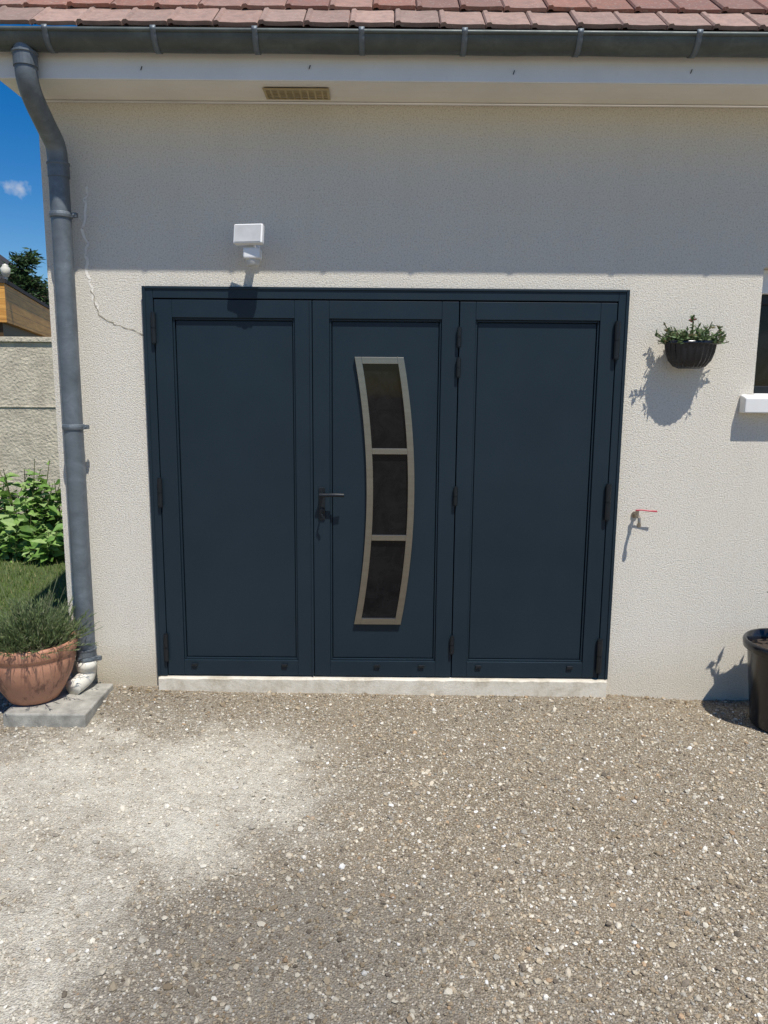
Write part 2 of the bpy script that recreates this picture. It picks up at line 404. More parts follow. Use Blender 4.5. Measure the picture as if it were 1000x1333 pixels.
# soffit box, fascia
mb=MB(); mb.add([(-1.76,-.28,2.95),(-1.76,.0,2.95),(5.1,.0,2.95),(5.1,-.28,2.95)],[(0,1,2,3)])
mb.add([(-1.76,-.28,2.95),(-1.76,-.28,3.08),(-1.76,.0,3.08),(-1.76,.0,2.95)],[(0,1,2,3)])
soff=mb.obj('soffit',M_SOFFIT,house)
mb=MB(); mb.box(-1.765,5.1,-.30,-.281,2.938,3.10); fb=mb.obj('fascia_board',M_WHITE,house,bevel=.003)
for xx,zz in ((-1.1,2.975),(-.35,2.985),(.56,2.97),(1.35,2.98)):
    mb=MB(); mb.tube([(xx,-.3035,zz),(xx+.006,-.3035,zz+.016)],.002,6); mb.obj('board_nail',M_DARK,fb)
mb=MB(); mb.tube([(-1.70,-.006,2.944),(5,-.006,2.944)],.006,8); mb.obj('soffit_trim',M_WHITE,house,smooth=True)
# vent grille
mb=MB(); x0,x1,y0,y1=-.575,-.27,-.195,-.065; z=2.944
mb.box(x0,x1,y0,y0+.012,z-.006,z); mb.box(x0,x1,y1-.012,y1,z-.006,z); mb.box(x0,x0+.012,y0+.012,y1-.012,z-.006,z); mb.box(x1-.012,x1,y0+.012,y1-.012,z-.006,z)
n=9
for i in range(1,n):
    xx=x0+(x1-x0)*i/n; mb.box(xx-.004,xx+.004,y0+.012,y1-.012,z-.005,z)
for j in range(1,6):
    yy=y0+.012+(y1-y0-.024)*j/6; mb.box(x0+.012,x1-.012,yy-.004,yy+.004,z-.003,z+.001)
vent=mb.obj('soffit_vent',M_BRASS,house)
mb=MB(); mb.add([(x0+.005,y0+.005,2.9475),(x1-.005,y0+.005,2.9475),(x1-.005,y1-.005,2.9475),(x0+.005,y1-.005,2.9475)],[(0,1,2,3)]); mb.obj('vent_opening',M_GAP,vent)

# gutter
gx0,gx1=-1.95,5.15; cy,cz,R=-.355,3.092,.062
mb=MB()
sec=[]; 
for k in range(17):
    an=math.pi+math.pi*k/16; sec.append((cy+R*math.cos(an),cz+R*math.sin(an)))
inn=[(cy+(a-cy)*.95,cz+(b-cz)*.95) for a,b in sec]
loop=sec+inn[::-1]
nseg=40; vs=[];fs=[];L=len(loop)
for i in range(nseg+1):
    x=gx0+(gx1-gx0)*i/nseg; dz=.0015*math.sin(i*1.7)
    for (a,b) in loop: vs.append((x,a,b+dz))
for i in range(nseg):
    for k in range(L):
        k2=(k+1)%L; fs.append((i*L+k,i*L+k2,(i+1)*L+k2,(i+1)*L+k))
mb.add(vs,fs)
mb.tube([(gx0,cy-R,cz+.002),(gx1,cy-R,cz+.002)],.0095,12)
ec=[(gx0+.001,a,b) for a,b in sec]; mb.add(ec,[tuple(range(len(ec)))])
gut=mb.obj('gutter',M_ZINC,house,smooth=True)
m=gut.modifiers.new('es','EDGE_SPLIT'); m.split_angle=math.radians(50)
mb=MB()
def strap(mb,x,w=.024):
    vs=[];fs=[]; pts=[]
    for k in range(20):
        an=math.pi*.93+math.pi*1.07*k/19; pts.append((cy+(R+.004)*math.cos(an),cz+(R+.004)*math.sin(an)))
    pts=[(cy-R-.012,cz+.016)]+[(cy-R-.013,cz)]+pts[2:]
    for a,b in pts:
        vs+= [(x-w/2,a,b),(x+w/2,a,b)]
    for i in range(len(pts)-1): fs.append((2*i,2*i+1,2*i+3,2*i+2))
    mb.add(vs,fs)
strap(mb,0)
br=mb.obj('gutter_bracket',M_ZPIPE,gut,smooth=True); sd=br.modifiers.new('s','SOLIDIFY'); sd.thickness=.004; sd.offset=1
bxs=[-1.469,-1.01,-.563,-.115,.332,.83,1.328,1.82,2.3]
br.location.x=bxs[0]
for x in bxs[1:]:
    o=br.copy(); COL.objects.link(o); o.location.x=x+random.uniform(-.01,.01)
# downpipe
def smoothpath(pts,n=8):
    P=[Vector(p) for p in pts]; out=[]
    for i in range(len(P)-1):
        p0=P[max(i-1,0)];p1=P[i];p2=P[i+1];p3=P[min(i+2,len(P)-1)]
        for k in range(n):
            t=k/n; out.append(.5*((2*p1)+(-p0+p2)*t+(2*p0-5*p1+4*p2-p3)*t*t+(-p0+3*p1-3*p2+p3)*t**3))
    out.append(P[-1]); return out
px_=-1.59
mb=MB()
path=smoothpath([(px_,-.352,3.05),(px_,-.352,2.985),(px_,-.345,2.92),(px_+.002,-.30,2.855),(px_+.006,-.19,2.775),(px_+.012,-.115,2.715),(px_+.014,-.098,2.65),(px_+.014,-.097,2.6)],6)+[Vector((-1.575,-.097,2.0)),Vector((-1.575,-.097,1.0)),Vector((-1.575,-.097,.14))]
mb.tube(path,.047,24)
dp=mb.obj('downpipe',M_ZPIPE,house,smooth=True); m=dp.modifiers.new('es','EDGE_SPLIT'); m.split_angle=math.radians(60)
mb=MB(); mb.lathe([(.0472,-.014),(.053,-.012),(.055,0),(.053,.012),(.0472,.014)],(0,0,0),24); 
mb.box(.048,.078,-.012,.008,-.011,.011); mb.tube([(.066,-.022,0),(.066,.016,0)],.005,8)
mb.tube([(.0,.045,0),(0,.097,0)],.006,8)
cl=mb.obj('pipe_clamp',M_ZPIPE,dp,smooth=False,bevel=.001); cl.location=(-1.575,-.097,2.398)
for z in (1.378,.155):
    o=cl.copy(); COL.objects.link(o); o.location.z=z
for nm,zz in (('pipe_socket',2.60),('pipe_socket',.175)):
    mb=MB(); mb.lathe([(.047,-.03),(.0505,-.03),(.0505,.025),(.0535,.028),(.0535,.036),(.047,.037)],(-1.575,-.097,zz),24); mb.obj(nm,M_ZPIPE,dp,smooth=False)
mb=MB(); mb.lathe([(.047,-.02),(.0515,-.02),(.0515,.03),(.056,.033),(.056,.04),(.047,.041)],(px_,-.352,2.985),24); mb.obj('pipe_socket',M_ZPIPE,dp)
mb=MB(); mb.tube(smoothpath([(-1.575,-.10,.15),(-1.575,-.10,.09),(-1.58,-.11,.055),(-1.60,-.15,.035),(-1.615,-.20,.028)],6),.044,20)
mb.lathe([(.046,-.02),(.052,-.02),(.052,.03),(.046,.03)],(-1.575,-.10,.115),20)
mb.obj('drain_elbow',M_PVC,dp,smooth=True)

# roof
pitch=math.radians(40); cp,sp_=math.cos(pitch),math.sin(pitch)
mb=MB()
ry,rz=-.385,3.128
tw=.196; tl_=.215; 
prof=[(0,.0),(.005,.008),(.020,.010),(.028,.003),(.10,.001),(.165,.003),(.185,.003),(.192,0)]
nrow=20
for rrow in range(nrow):
    off=(rrow%2)*tw*.5
    x=-1.93+off-tw
    while x<5.15:
        b=random.choice([(.29,.135,.095),(.33,.175,.13),(.26,.125,.095),(.35,.20,.155),(.21,.11,.085)])
        k=random.uniform(.85,1.15); 
        if rrow==0: b=tuple(.45*q+.55*w for q,w in zip(b,(.38,.28,.23)))
        b=tuple(q*k for q in b)
        s0=rrow*tl_+random.uniform(-.005,.005); s1=s0+tl_+.04; lift=.022+random.uniform(-.003,.004); sk=random.uniform(-.004,.004)
        vs=[]
        for (s,l,zz) in ((s0,lift,1),(s1,lift-.020,1)):
            for (w_,hh) in prof: vs.append((x+w_,s+sk*w_/tw,l+hh))
        for (w_,hh) in prof: vs.append((x+w_,s0+sk*w_/tw,lift+hh-.017))
        n=len(prof); fs=[]
        for q in range(n-1):
            fs.append((q,q+1,n+q+1,n+q)); fs.append((2*n+q,2*n+q+1,q+1,q))
        fs.append((0,n,2*n)); fs.append((n-1,3*n-1,2*n-1))
        vs=[(max(a,-1.93),ry+s*cp-l*sp_,rz+s*sp_+l*cp-.012) for a,s,l in vs]
        mb.add(vs,fs,b); x+=tw
SL=3.785/cp
c0=(.2,.1,.08)
def rp(s,l): return (ry+s*cp-l*sp_, rz+s*sp_+l*cp)
a=rp(.02,-.01);b=rp(SL,-.01)
mb.add([(-1.93,a[0],a[1]),(5.15,a[0],a[1]),(5.15,b[0],b[1]),(-1.93,b[0],b[1])],[(0,1,2,3)],c0)
mb.add([(-1.93,b[0],b[1]),(5.15,b[0],b[1]),(5.15,7.2,3.1),(-1.93,7.2,3.1)],[(0,1,2,3)],c0)
roof=mb.obj('roof',M_TILE,house); roof["label"]="weathered reddish clay tile roof"
mb=MB()
for xx in (-1.925,):
    p=[rp(.0,-.012),rp(SL,-.012),rp(SL,-.16),rp(.1,-.12)]
    mb.add([(xx,q[0],q[1]) for q in p]+[(xx+.02,q[0],q[1]) for q in p],[(3,2,1,0),(4,5,6,7),(0,1,5,4),(1,2,6,5),(2,3,7,6),(3,0,4,7)])
mb.obj('bargeboard',M_WHITE,house)

# window
mb=MB(); a,b,c,d=wh; fy0,fy1=.10,.15
mb.box(a,a+.05,fy0,fy1,c,d-.12); mb.box(b-.05,b,fy0,fy1,c,d-.12); mb.box(a+.05,b-.05,fy0,fy1,c,c+.05); mb.box(a+.05,b-.05,fy0,fy1,d-.17,d-.12)
win=mb.obj('window',M_DARK,house,bevel=.003); win["label"]="small dark framed window with pale sill"
mb=MB(); mb.box(a+.05,b-.05,.12,.13,c+.05,d-.17); mb.obj('glass_pane',M_GLASS,win)
mb=MB(); mb.box(a+.001,b-.001,.06,.19,d-.119,d-.001); mb.obj('shutter_box',M_WHITE,win,bevel=.003)
mb=MB(); vs=[(1.826,-.07,1.473),(3.02,-.07,1.473),(3.02,-.07,1.550),(1.826,-.07,1.550),(1.826,-.002,1.473),(3.02,-.002,1.473),(3.02,-.002,1.567),(1.826,-.002,1.567)]
mb.add(vs,[(0,1,2,3),(3,2,6,7),(4,7,6,5),(0,4,5,1),(0,3,7,4),(1,5,6,2)]); mb.box(a+.002,b-.002,-.0015,.1,1.5,1.571)
mb.obj('sill',M_WHITE,win,bevel=.006)

# ------------------------------------------------------------------ garage door
FY=-.026
mb=MB(); xo=1.218; xi=1.169; zt=2.075; zi=2.021
mb.box(-xo,-xi,FY,.06,.030,zt); mb.box(xi,xo,FY,.06,.030,zt); mb.box(-xi,xi,FY,.06,zi,zt)
mb.box(-xo-.004,-xo+.012,FY-.006,FY-.0005,.030,zt+.004); mb.box(xo-.012,xo+.004,FY-.006,FY-.0005,.030,zt+.004); mb.box(-xo+.012,xo-.012,FY-.006,FY-.0005,zt-.010,zt+.004)
door=mb.obj('garage_door',M_DOOR,house,bevel=.003); door["label"]="anthracite blue three leaf garage door with curved glazing"
mb=MB(); mb.box(-1.2,1.2,.03,.05,.03,2.06); mb.obj('door_backing',M_GAP,door)
mb=MB(); n=60
vs=[];fs=[]
for i in range(n+1):
    x=-1.214+2.428*i/n; j=random.uniform(-.002,.002); k=random.uniform(-.003,.003)
    vs+=[(x,-.044+j,-.2),(x,-.044+j,.019+k),(x,-.036+j,.0265+k*.2),(x,.05,.0275)]
for i in range(n):
    for q in range(3): fs.append((i*4+q,(i+1)*4+q,(i+1)*4+q+1,i*4+q+1))
fs+= [(3,2,1,0),tuple(n*4+q for q in range(4))]
mb.add(vs,fs); mb.obj('threshold',M_SILL,door)
def leaf(x0,x1,p0,p1):
    mb=MB(); z0,z1=.036,2.016; pz0,pz1=.121,1.9265; fy=-.022
    mb.box(x0,p0,fy,.02,z0,z1); mb.box(p1,x1,fy,.02,z0,z1); mb.box(p0,p1,fy,.02,z0,pz0); mb.box(p0,p1,fy,.02,pz1,z1)
    o=mb.obj('door_leaf',M_DOOR,door,bevel=.0025)
    e=.010; mb=MB(); by=-.011
    mb.box(p0,p0+e,by,.01,pz0,pz1); mb.box(p1-e,p1,by,.01,pz0,pz1); mb.box(p0+e,p1-e,by,.01,pz0,pz0+e); mb.box(p0+e,p1-e,by,.01,pz1-e,pz1)
    e2=.014
    mb.box(p0+e2,p1-e2,-.004,.01,pz0+e2,pz1-e2)
    mb.box(p0+e,p1-e,.004,.009,pz0+e,pz1-e)
    mb.obj('door_panel',M_DOOR,o,bevel=.002); return o
leaf(-1.166,-.3745,-1.077,-.459); ml_=leaf(-.3695,.3695,-.284,.284); leaf(.3745,1.166,.455,1.083)
mb=MB(); mb.box(-.384,-.372,-.027,-.0225,.038,2.014); mb.obj('cover_strip',M_DOOR,door,bevel=.001)
# curved glazing
zc,hh=1.034,.705; sag=.064; fw=.034
def XLf(z): return -.156+sag*(1-((z-zc)/hh)**2)
def XRf(z): return .094+sag*(1-((z-zc)/hh)**2)
z0,z1=zc-hh,zc+hh
def strip(mb,fa,fb,za,zb,ya,yb,n=24):
    vs=[];fs=[]
    for i in range(n+1):
        z=za+(zb-za)*i/n; vs+= [(fa(z),ya,z),(fb(z),ya,z),(fb(z),yb,z),(fa(z),yb,z)]
    for i in range(n):
        o=i*4
        for q in range(4):
            q2=(q+1)%4; fs.append((o+q,o+q2,o+4+q2,o+4+q))
    fs.append((3,2,1,0)); fs.append((n*4,n*4+1,n*4+2,n*4+3)); mb.add(vs,fs)
mb=MB(); ya,yb=-.026,-.0041
strip(mb,XLf,lambda z:XLf(z)+fw,z0,z1,ya,yb,40); strip(mb,lambda z:XRf(z)-fw,XRf,z0,z1,ya,yb,40)
bars=[(z0,z0+fw),(.8037-.015,.8037+.015),(1.26-.015,1.26+.015),(z1-fw,z1)]
for (p,q) in bars: strip(mb,lambda z:XLf(z)+fw,lambda z:XRf(z)-fw,p,q,ya,yb,4)
gf=mb.obj('glazing_frame',M_STEEL,door,bevel=.0015)
for (p,q) in ((bars[0][1],bars[1][0]),(bars[1][1],bars[2][0]),(bars[2][1],bars[3][0])):
    mb=MB(); strip(mb,lambda z:XLf(z)+fw,lambda z:XRf(z)-fw,p,q,-.0085,-.0045,14); mb.obj('glass_pane',M_GLASS,gf)
# handle
mb=MB(); hx,hz=-.325,1.035
mb.box(hx-.016,hx+.016,-.031,-.0225,hz-.135,hz+.035)
mb.tube([(hx,-.031,hz),(hx,-.07,hz)],.010,12)
mb.tube(smoothpath([(hx-.012,-.07,hz),(hx+.02,-.073,hz),(hx+.07,-.073,hz+.001),(hx+.118,-.068,hz-.001)],4),.0095,12)
mb.tube([(hx,-.031,hz-.085),(hx,-.048,hz-.085)],.0105,14)
mb.box(hx-.002,hx+.002,-.085,-.048,hz-.098,hz-.072); mb.tube([(hx+.0,-.075,hz-.1),(hx+.012,-.075,hz-.125)],.006,8)
mb.obj('door_handle',M_DARK,door,bevel=.002,smooth=False)
def hinge(x,z,L,r=.0105):
    mb=MB(); y=-.036
    mb.tube([(x,y,z-L/2),(x,y,z-.002)],r,12); mb.tube([(x,y,z+.002),(x,y,z+L/2)],r,12)
    mb.tube([(x,y,z-.002),(x,y,z+.002)],r*.7,8); mb.tube([(x,y,z-L/2-.006),(x,y,z-L/2)],r*.75,10); mb.tube([(x,y,z+L/2),(x,y,z+L/2+.006)],r*.75,10)
    mb.obj('hinge',M_DARK,door,smooth=False)
for z in (1.873,1.036,.194): hinge(-1.1675,z,.145,.0125)
for z in (1.84,1.69,1.03,.22): hinge(.372,z,.09,.0115)
for z in (1.83,1.005,.165): hinge(1.1675,z,.18,.015)
for x in (-1.02,-.532,-.031,.208,.518,1.013):
    mb=MB(); mb.box(x-.016,x+.016,-.034,-.0225,.088,.104); mb.obj('drain_cap',M_DARK,door,bevel=.003)

# ------------------------------------------------------------------ wall fixtures
sl=empty('security_light','white wall floodlight with motion sensor below','light')
cx,cz_=-.660,2.308
mb=MB(); w_=.072
R_=Matrix.Rotation(math.radians(-12),4,'X')
def rbox(mb,x0,x1,y0,y1,z0,z1,M,off):
    v=[(x0,y0,z0),(x1,y0,z0),(x1,y1,z0),(x0,y1,z0),(x0,y0,z1),(x1,y0,z1),(x1,y1,z1),(x0,y1,z1)]
    v=[tuple(M@Vector(p)+Vector(off)) for p in v]
    mb.add(v,[(0,3,2,1),(4,5,6,7),(0,1,5,4),(1,2,6,5),(2,3,7,6),(3,0,4,7)])
Ro=Matrix.Rotation(math.radians(-9),4,'Z')@R_
rbox(mb,-w_,w_,-.012,.022,-.048,.047,Ro,(cx,-.15,cz_)); mb.obj('lamp_head',M_LIGHTB,sl,bevel=.006,seg=3)
mb=MB(); rbox(mb,-w_+.007,w_-.007,-.0145,-.0125,-.041,.040,Ro,(cx,-.15,cz_)); mb.obj('lamp_lens',simple('frosted_lens',(.50,.50,.49),.2),sl)
mb=MB(); mb.box(cx-.035,cx+.035,-.03,0,cz_-.10,cz_-.03); mb.box(cx-.018,cx+.018,-.125,-.03,cz_-.06,cz_-.035); mb.box(cx-.018,cx+.018,-.10,-.03,cz_-.085,cz_-.07); mb.obj('wall_bracket',M_LIGHTB,sl,bevel=.004)
mb=MB(); mb.box(cx-.030,cx+.052,-.150,-.075,cz_-.112,cz_-.060); mb.obj('motion_sensor',M_LIGHTB,sl,bevel=.009,seg=3)
mb=MB(); mb.lathe([(0,-.146),(.022,-.144),(.032,-.134),(.034,-.112)],(cx+.012,-.11,cz_),24)
mb.obj('sensor_lens',simple('sensor_plastic',(.55,.55,.53),.3),sl,smooth=True)

# tap
tp=empty('water_tap','small outdoor water tap with red lever','tap')
tx,tz=1.322,.935; k=.78
def T(x,y,z): return (tx+x*k,y*k,tz+z*k)
mb=MB(); mb.tube([T(0,0,0),T(0,-.012,0)],.022*k,16); mb.tube([T(0,-.01,0),T(0,-.075,0)],.011*k,12)
mb.tube([T(0,-.055,-.01),T(0,-.055,.035)],.012*k,12)
mb.tube(smoothpath([T(0,-.07,0),T(0,-.095,-.005),T(0,-.105,-.03),T(0,-.105,-.055)],4),.010*k,12); mb.tube([T(0,-.105,-.045),T(0,-.105,-.07)],.014*k,12)
mb.obj('tap_body',M_TAP,tp,smooth=False)
mb=MB(); mb.tube([T(-.012,-.055,.037),T(.03,-.056,.04),T(.08,-.058,.034),T(.13,-.06,.032)],[.005*k,.0045*k,.0045*k,.006*k],8); mb.obj('tap_lever',M_RED,tp,smooth=True)

# hanging wall planter
wp=empty('wall_planter','black ribbed wall planter with green succulent plant','planter')
pcx,pcy,pz=1.520,-.088,1.692; SY=.6
mb=MB(); rib=lambda an,z: 1+.03*math.cos(an*24)
mb.lathe([(.0,0),(.05,.0),(.078,.010),(.104,.040),(.118,.080),(.124,.118)],(pcx,pcy,pz),168,rib,SY)
mb.lathe([(.124,.118),(.132,.118),(.134,.124),(.132,.136),(.120,.136),(.114,.115),(.0,.112)],(pcx,pcy,pz),80,None,SY)
mb.obj('pot',M_BLACKP,wp,smooth=True)
mb=MB(); mb.box(pcx-.05,pcx+.05,-.012,-.001,pz+.04,pz+.14); mb.obj('wall_bracket',M_DARK,wp,bevel=.003)
mb=MB(); gcol=[(.10,.17,.06),(.15,.22,.09),(.07,.12,.05),(.19,.25,.12),(.22,.19,.10)]
for i in range(74):
    a=random.uniform(0,6.28); rr=random.uniform(0,.105); el=random.uniform(.35,1.4) if rr<.07 else random.uniform(.0,1.0)
    p=Vector((pcx+rr*math.cos(a),pcy+rr*math.sin(a)*.55,pz+.118)); d=Vector((math.cos(a)*math.cos(el),math.sin(a)*math.cos(el)*.5,math.sin(el)))
    L=random.uniform(.05,.125); mb.tube([p,p+d*L*.6,p+d*L+Vector((0,0,.005))],.0022,4,col=(.10,.11,.05))
    for k2 in range(15):
        t=random.uniform(.2,1); q=p+d*L*t; aa=random.uniform(0,6.28); ee=random.uniform(-.2,1.2)
        mb.leaf(q,(math.cos(aa)*math.cos(ee),math.sin(aa)*math.cos(ee),math.sin(ee)),random.uniform(.018,.036),random.uniform(.008,.015),col=random.choice(gcol))
p=Vector((pcx+.0,pcy,pz+.2)); mb.tube([p-Vector((0,0,.06)),p+Vector((.004,0,.055))],.002,5,col=(.1,.14,.05))
for k2 in range(22):
    aa=random.uniform(0,6.28); mb.leaf(p+Vector((.004,0,random.uniform(.03,.055))),(math.cos(aa),math.sin(aa),random.uniform(-.3,.6)),.024,.013,col=(.12,.21,.06) if k2%5 else (.42,.14,.15))
mb.obj('plant',M_LEAF,wp)

# concrete slab
mb=MB(); mb.box(-1.87,-1.462,-.44,-.035,-.12,-.010); sb=mb.obj('concrete_slab',M_CONC,None,bevel=.008); tag(sb,'square grey concrete slab under the downpipe','slab')

# terracotta pot
tpz=-.008; tc=(-1.80,-.235,tpz)
po=empty('potted_lavender','terracotta bowl pot with grey green lavender','plant pot')
mb=MB()
mb.lathe([(.0,0),(.112,.0),(.122,.006),(.155,.06),(.188,.13),(.205,.19),(.209,.225),(.205,.242),(.213,.247),(.220,.262),(.220,.300),(.215,.311),(.205,.311),(.198,.30),(.196,.27)],tc,64)
mb.obj('pot',M_TERRA,po,smooth=True)
mb=MB(); mb.lathe([(.199,.28),(.10,.29),(0.0,.295)],tc,32); mb.obj('soil',M_SOIL,po)
mb=MB(); lc=[(.15,.20,.08),(.20,.26,.10),(.11,.16,.055),(.27,.29,.16),(.17,.23,.10)]
for i in range(560):
    a=random.uniform(0,6.28); rr=random.uniform(0,.175); out=rr/.175
    p=Vector((tc[0]+rr*math.cos(a),tc[1]+rr*math.sin(a),tpz+.28)); el=1.35-out*random.uniform(.4,1.35)
    d=Vector((math.cos(a)*math.cos(el),math.sin(a)*math.cos(el),math.sin(el))); L=random.uniform(.09,.26)*(1.05-.15*out)
    if random.random()<.09: L*=1.35
    if p.x+d.x*L>-1.56 and p.y>-.2: continue
    mid=p+d*L*.6; end=p+d*L+Vector((0,0,.012)); c=random.choice(lc)
    mb.tube([p,mid,end],[.0016,.0014,.001],4,col=c)
    for k2 in range(10):
        t=random.uniform(.12,.95); q=p+d*L*t; aa=random.uniform(0,6.28)
        dd=(d*1.2+Vector((math.cos(aa),math.sin(aa),.2))*.8); mb.leaf(q,dd,random.uniform(.02,.042),.0055,col=random.choice(lc))
mb.obj('plant',M_LEAF,po)

# black pot
bp=empty('potted_shrub','tall black plastic pot with leafy plant beside wall','plant pot')
bc=(2.04,-.325,-.088)
mb=MB(); mb.lathe([(0,0),(.155,0),(.16,.01),(.20,.39),(.205,.395),(.220,.40),(.224,.43),(.216,.442),(.206,.44),(.20,.39)],bc,56); mb.obj('pot',M_BLACKP,bp,smooth=True)
mb=MB(); mb.lathe([(.20,.39),(.1,.405),(0,.41)],bc,24); mb.obj('soil',M_SOIL,bp)
mb=MB(); gc2=[(.06,.11,.03),(.09,.16,.04),(.05,.08,.03)]
stems=[((-.06,.02),(-.095,.06,.40)),((-.02,.05),(.03,.06,.38)),((.05,-.04),(.12,-.05,.45)),((.1,.06),(.16,.1,.36)),((.0,-.05),(.04,-.1,.30))]
for (b0,e) in stems:
    p0=Vector((bc[0]+b0[0],bc[1]+b0[1],bc[2]+.39)); p1=Vector((bc[0]+e[0],bc[1]+e[1],bc[2]+.39+e[2]))
    mb.tube([p0,(p0+p1)/2+Vector((.008,0,0)),p1],[.004,.003,.002],6,col=(.07,.09,.03))
    for k2 in range(13):
        t=.3+.7*k2/12; q=p0+(p1-p0)*t; aa=k2*2.4; L=random.uniform(.04,.065)
        mb.leaf(q,(math.cos(aa),math.sin(aa),.45),L,L*.42,nrm=(0,0,1),col=random.choice(gc2))
mb.obj('plant',M_LEAF,bp)

# ------------------------------------------------------------------ background, beyond the house corner
mb=MB()
gw_y=5.2
mb.box(-14,-1.9,gw_y,gw_y+.2,-.2,2.06)
mb.box(-14,-1.9,gw_y-.03,gw_y+.23,2.062,2.12)
for i in range(6):
    xx=-4.86-2.4*i; mb.box(xx,xx+.22,gw_y-.035,gw_y-.001,-.2,2.06)
for z in (1.30,): mb.box(-14,-1.9,gw_y-.012,gw_y-.001,z,z+.02)
w_=mb.obj('garden_wall',M_GWALL,None,bevel=.01); tag(w_,'pale rendered blockwork garden wall behind the lawn','wall')
def shrub(x,y,h,seed,wid=.42):
    random.seed(seed)
    o=empty('garden_shrub','leafy bright green garden shrub against the wall','shrub',group='shrubs along the garden wall')
    mb=MB(); sb_=MB()
    for i in range(20):
        a=random.uniform(0,6.28); rr=random.uniform(0,wid*.4); p=Vector((x+rr*math.cos(a),y+rr*math.sin(a),-.08))
        lean=random.uniform(.0,wid*.7); e=Vector((x+(rr+lean)*math.cos(a),y+(rr+lean)*math.sin(a)*.7,-.08+h*random.uniform(.45,1.1)))
        sb_.tube([p,(p+e)/2+Vector((0,0,.04)),e],[.008,.006,.003],5,col=(.14,.16,.06))
        for k2 in range(13):
            t=random.uniform(.2,1); q=p+(e-p)*t; aa=random.uniform(0,6.28); L=random.uniform(.09,.17)
            mb.leaf(q,(math.cos(aa),math.sin(aa),random.uniform(-.5,.6)),L,L*.55,nrm=(random.gauss(0,.5),random.gauss(-.4,.5),1),col=random.choice([(.18,.33,.07),(.28,.44,.11),(.11,.21,.04),(.36,.50,.18)]))
    sb_.obj('stems',M_LEAF,o); mb.obj('crown',M_LEAF,o)
for i,(x,y,h) in enumerate([(-3.28,3.75,.70),(-3.66,3.7,.84),(-4.05,3.75,.78),(-4.5,3.9,.85),(-3.1,4.6,.6)]): shrub(x,y,h,20+i)
for i,(x,y,h) in enumerate([(-3.15,3.05,.36),(-3.5,3.15,.42)]): shrub(x,y,h,40+i,.34)
# shed beyond the wall : long side runs obliquely away
sh=empty('wooden_shed','orange plank shed with flat dark roof edge','shed')
A=Vector((-4.78,5.95)); Bp=Vector((-5.85,9.9)); dirv=(Bp-A).normalized(); nl=Vector((-dirv.y,dirv.x))
if nl.x>0: nl=-nl
def prism(mb,off0,off1,e0,e1,z0,z1):
    a=A-dirv*e0-nl*off0; b=Bp+dirv*e1-nl*off0; c=Bp+dirv*e1+nl*off1; d=A-dirv*e0+nl*off1
    vs=[(p.x,p.y,z) for z in (z0,z1) for p in (a,b,c,d)]
    mb.add(vs,[(3,2,1,0),(4,5,6,7),(0,1,5,4),(1,2,6,5),(2,3,7,6),(3,0,4,7)])
mb=MB(); prism(mb,-.06,3.0,-.06,-.06,-.1,2.34); mb.obj('wall',M_PLANKSHADE,sh)  # stands in for the recess under the fascia, its shade painted in
mb=MB(); prism(mb,0,3.06,0,0,2.342,2.82); mb.obj('plank_fascia',M_PLANK,sh)
mb=MB(); prism(mb,.02,3.12,.02,.02,2.822,2.87); mb.obj('roof',M_DROOF,sh)
# lantern on the shed roof corner
la=empty('outdoor_lantern','pale round outdoor lantern on the shed roof','lantern')
mb=MB(); lp=(-4.80,6.05,2.99)
mb.lathe([(0,-.09),(.035,-.08),(.055,-.03),(.06,.02),(.035,.05),(.038,.06),(.0,.08)],lp,20); mb.tube([(lp[0],lp[1],lp[2]-.08),(lp[0],lp[1],2.871)],.02,8)
mb.obj('lamp_shade',M_PVC,la,smooth=True)
# neighbour house with dark roof
nh=empty('neighbour_house','distant house with dark gable roof','house')
mb=MB(); y0=21; mb.add([(-22,y0,-.1),(-12.6,y0,-.1),(-12.6,y0,4.6),(-17.3,y0,8),(-22,y0,4.6),(-22,27,-.1),(-12.6,27,-.1),(-12.6,27,4.6),(-17.3,27,8),(-22,27,4.6)],[(0,1,2,3,4),(9,8,7,6,5),(1,6,7,2),(0,4,9,5)]); mb.obj('wall',M_GWALL,nh)
mb=MB()
for (xa,za,xb,zb) in ((-12.1,4.35,-17.3,8.1),(-17.3,8.1,-22.5,4.35)):
    mb.add([(xa,y0-.3,za),(xb,y0-.3,zb),(xb,27.3,zb),(xa,27.3,za),(xa,y0-.3,za-.18),(xb,y0-.3,zb-.18),(xb,27.3,zb-.18),(xa,27.3,za-.18)],[(0,1,2,3),(7,6,5,4),(0,4,5,1),(1,5,6,2),(2,6,7,3),(3,7,4,0)])
mb.obj('roof',M_DROOF,nh)
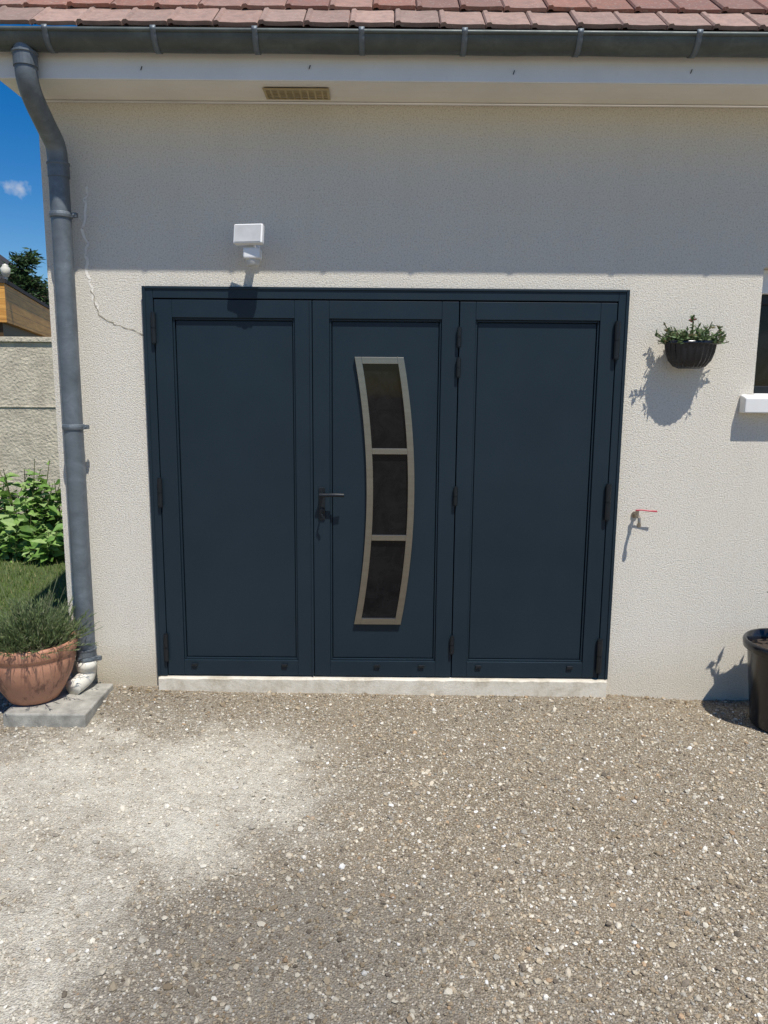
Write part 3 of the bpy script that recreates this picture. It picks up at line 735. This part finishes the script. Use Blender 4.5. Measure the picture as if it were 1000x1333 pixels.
def conifer(x,y,h,seed,rad):
    random.seed(seed); tr=empty('pine_tree','dark green conifer tree beyond the garden wall','tree',group='conifers beyond the wall')
    mb=MB(); mb.tube([(x,y,-.1),(x+.05,y,h*.5),(x,y,h)],[.16,.09,.02],8); 
    lf=MB()
    for i in range(170):
        t=random.uniform(.25,1)**.8; a=random.uniform(0,6.28); L=rad*(1.08-t)*random.uniform(.6,1.25)+.12
        p=Vector((x,y,h*t)); e=p+Vector((math.cos(a)*L,math.sin(a)*L,-L*.15+random.uniform(-.05,.2)))
        mb.tube([p,e],[.025,.008],4)
        for k2 in range(34):
            q=p+(e-p)*random.uniform(.25,1.05)+Vector((random.gauss(0,.06),random.gauss(0,.06),random.gauss(0,.05)))
            g=random.choice([(.04,.08,.03),(.06,.12,.04),(.03,.055,.025),(.09,.15,.05)])
            lf.leaf(q,(random.gauss(0,1)+math.cos(a),random.gauss(0,1)+math.sin(a),random.gauss(.2,.5)),random.uniform(.10,.22),.05,col=g)
    mb.obj('trunk',M_BARK,tr); lf.obj('crown',M_LEAF,tr)
conifer(-8.9,15.5,4.65,5,1.7); conifer(-10.9,17,4.7,6,1.6); conifer(-7.6,16.5,4.2,8,1.3)

# ------------------------------------------------------------------ light, sky
sv=Vector((.48,-1,2.2)).normalized()
sun=bpy.data.lights.new('sun','SUN'); sun.energy=5.0; sun.angle=math.radians(.55); sun.color=(1,.965,.90)
so=bpy.data.objects.new('sun',sun); COL.objects.link(so); so.rotation_euler=sv.to_track_quat('Z','Y').to_euler(); so.location=(3,-6,10)
w=bpy.data.worlds.new("World"); scene.world=w; w.use_nodes=True; nt=w.node_tree; bg=nt.nodes['Background']
sky=nt.nodes.new('ShaderNodeTexSky'); sky.sky_type='NISHITA'; sky.sun_disc=False; sky.sun_elevation=math.asin(sv.z); sky.sun_rotation=math.atan2(sv.x,sv.y); sky.air_density=1.0; sky.dust_density=.1; sky.ozone_density=3.0
hs=nt.nodes.new('ShaderNodeHueSaturation'); hs.inputs['Hue'].default_value=.508; hs.inputs['Saturation'].default_value=1.5; hs.inputs['Value'].default_value=.95; nt.links.new(sky.outputs[0],hs.inputs['Color'])
tc_=nt.nodes.new('ShaderNodeTexCoord')
sb2=nt.nodes.new('ShaderNodeVectorMath'); sb2.operation='SUBTRACT'; nt.links.new(tc_.outputs['Generated'],sb2.inputs[0]); sb2.inputs[1].default_value=(-.403,.890,.209)
ml=nt.nodes.new('ShaderNodeVectorMath'); ml.operation='MULTIPLY'; nt.links.new(sb2.outputs[0],ml.inputs[0]); ml.inputs[1].default_value=(65,35,120)
ln=nt.nodes.new('ShaderNodeVectorMath'); ln.operation='LENGTH'; nt.links.new(ml.outputs[0],ln.inputs[0])
no=nt.nodes.new('ShaderNodeTexNoise'); no.inputs['Scale'].default_value=90; no.inputs['Detail'].default_value=6; nt.links.new(tc_.outputs['Generated'],no.inputs['Vector'])
m1=nt.nodes.new('ShaderNodeMath'); m1.operation='MULTIPLY_ADD'; nt.links.new(no.outputs['Fac'],m1.inputs[0]); m1.inputs[1].default_value=2.2; nt.links.new(ln.outputs['Value'],m1.inputs[2])
mr=nt.nodes.new('ShaderNodeMapRange'); nt.links.new(m1.outputs[0],mr.inputs[0]); mr.inputs[1].default_value=2.1; mr.inputs[2].default_value=1.2; mr.inputs[3].default_value=0; mr.inputs[4].default_value=.6
mx=nt.nodes.new('ShaderNodeMix'); mx.data_type='RGBA'; nt.links.new(mr.outputs[0],mx.inputs[0]); nt.links.new(hs.outputs[0],mx.inputs[6]); mx.inputs[7].default_value=(6,6.3,6.8,1)
nt.links.new(mx.outputs[2],bg.inputs[0]); bg.inputs[1].default_value=.105

cam=bpy.data.cameras.new('camera'); co=bpy.data.objects.new('camera',cam); COL.objects.link(co)
co.matrix_world=Matrix.Translation((0,-4,1.6))@Matrix.Rotation(math.radians(90-9.4),4,'X')@Matrix.Rotation(math.radians(.46),4,'Z')
cam.sensor_width=36; cam.lens=27.0; cam.clip_end=500; cam.clip_start=.05
scene.camera=co
scene.view_settings.view_transform='Standard'; scene.view_settings.look='None'; scene.view_settings.exposure=0
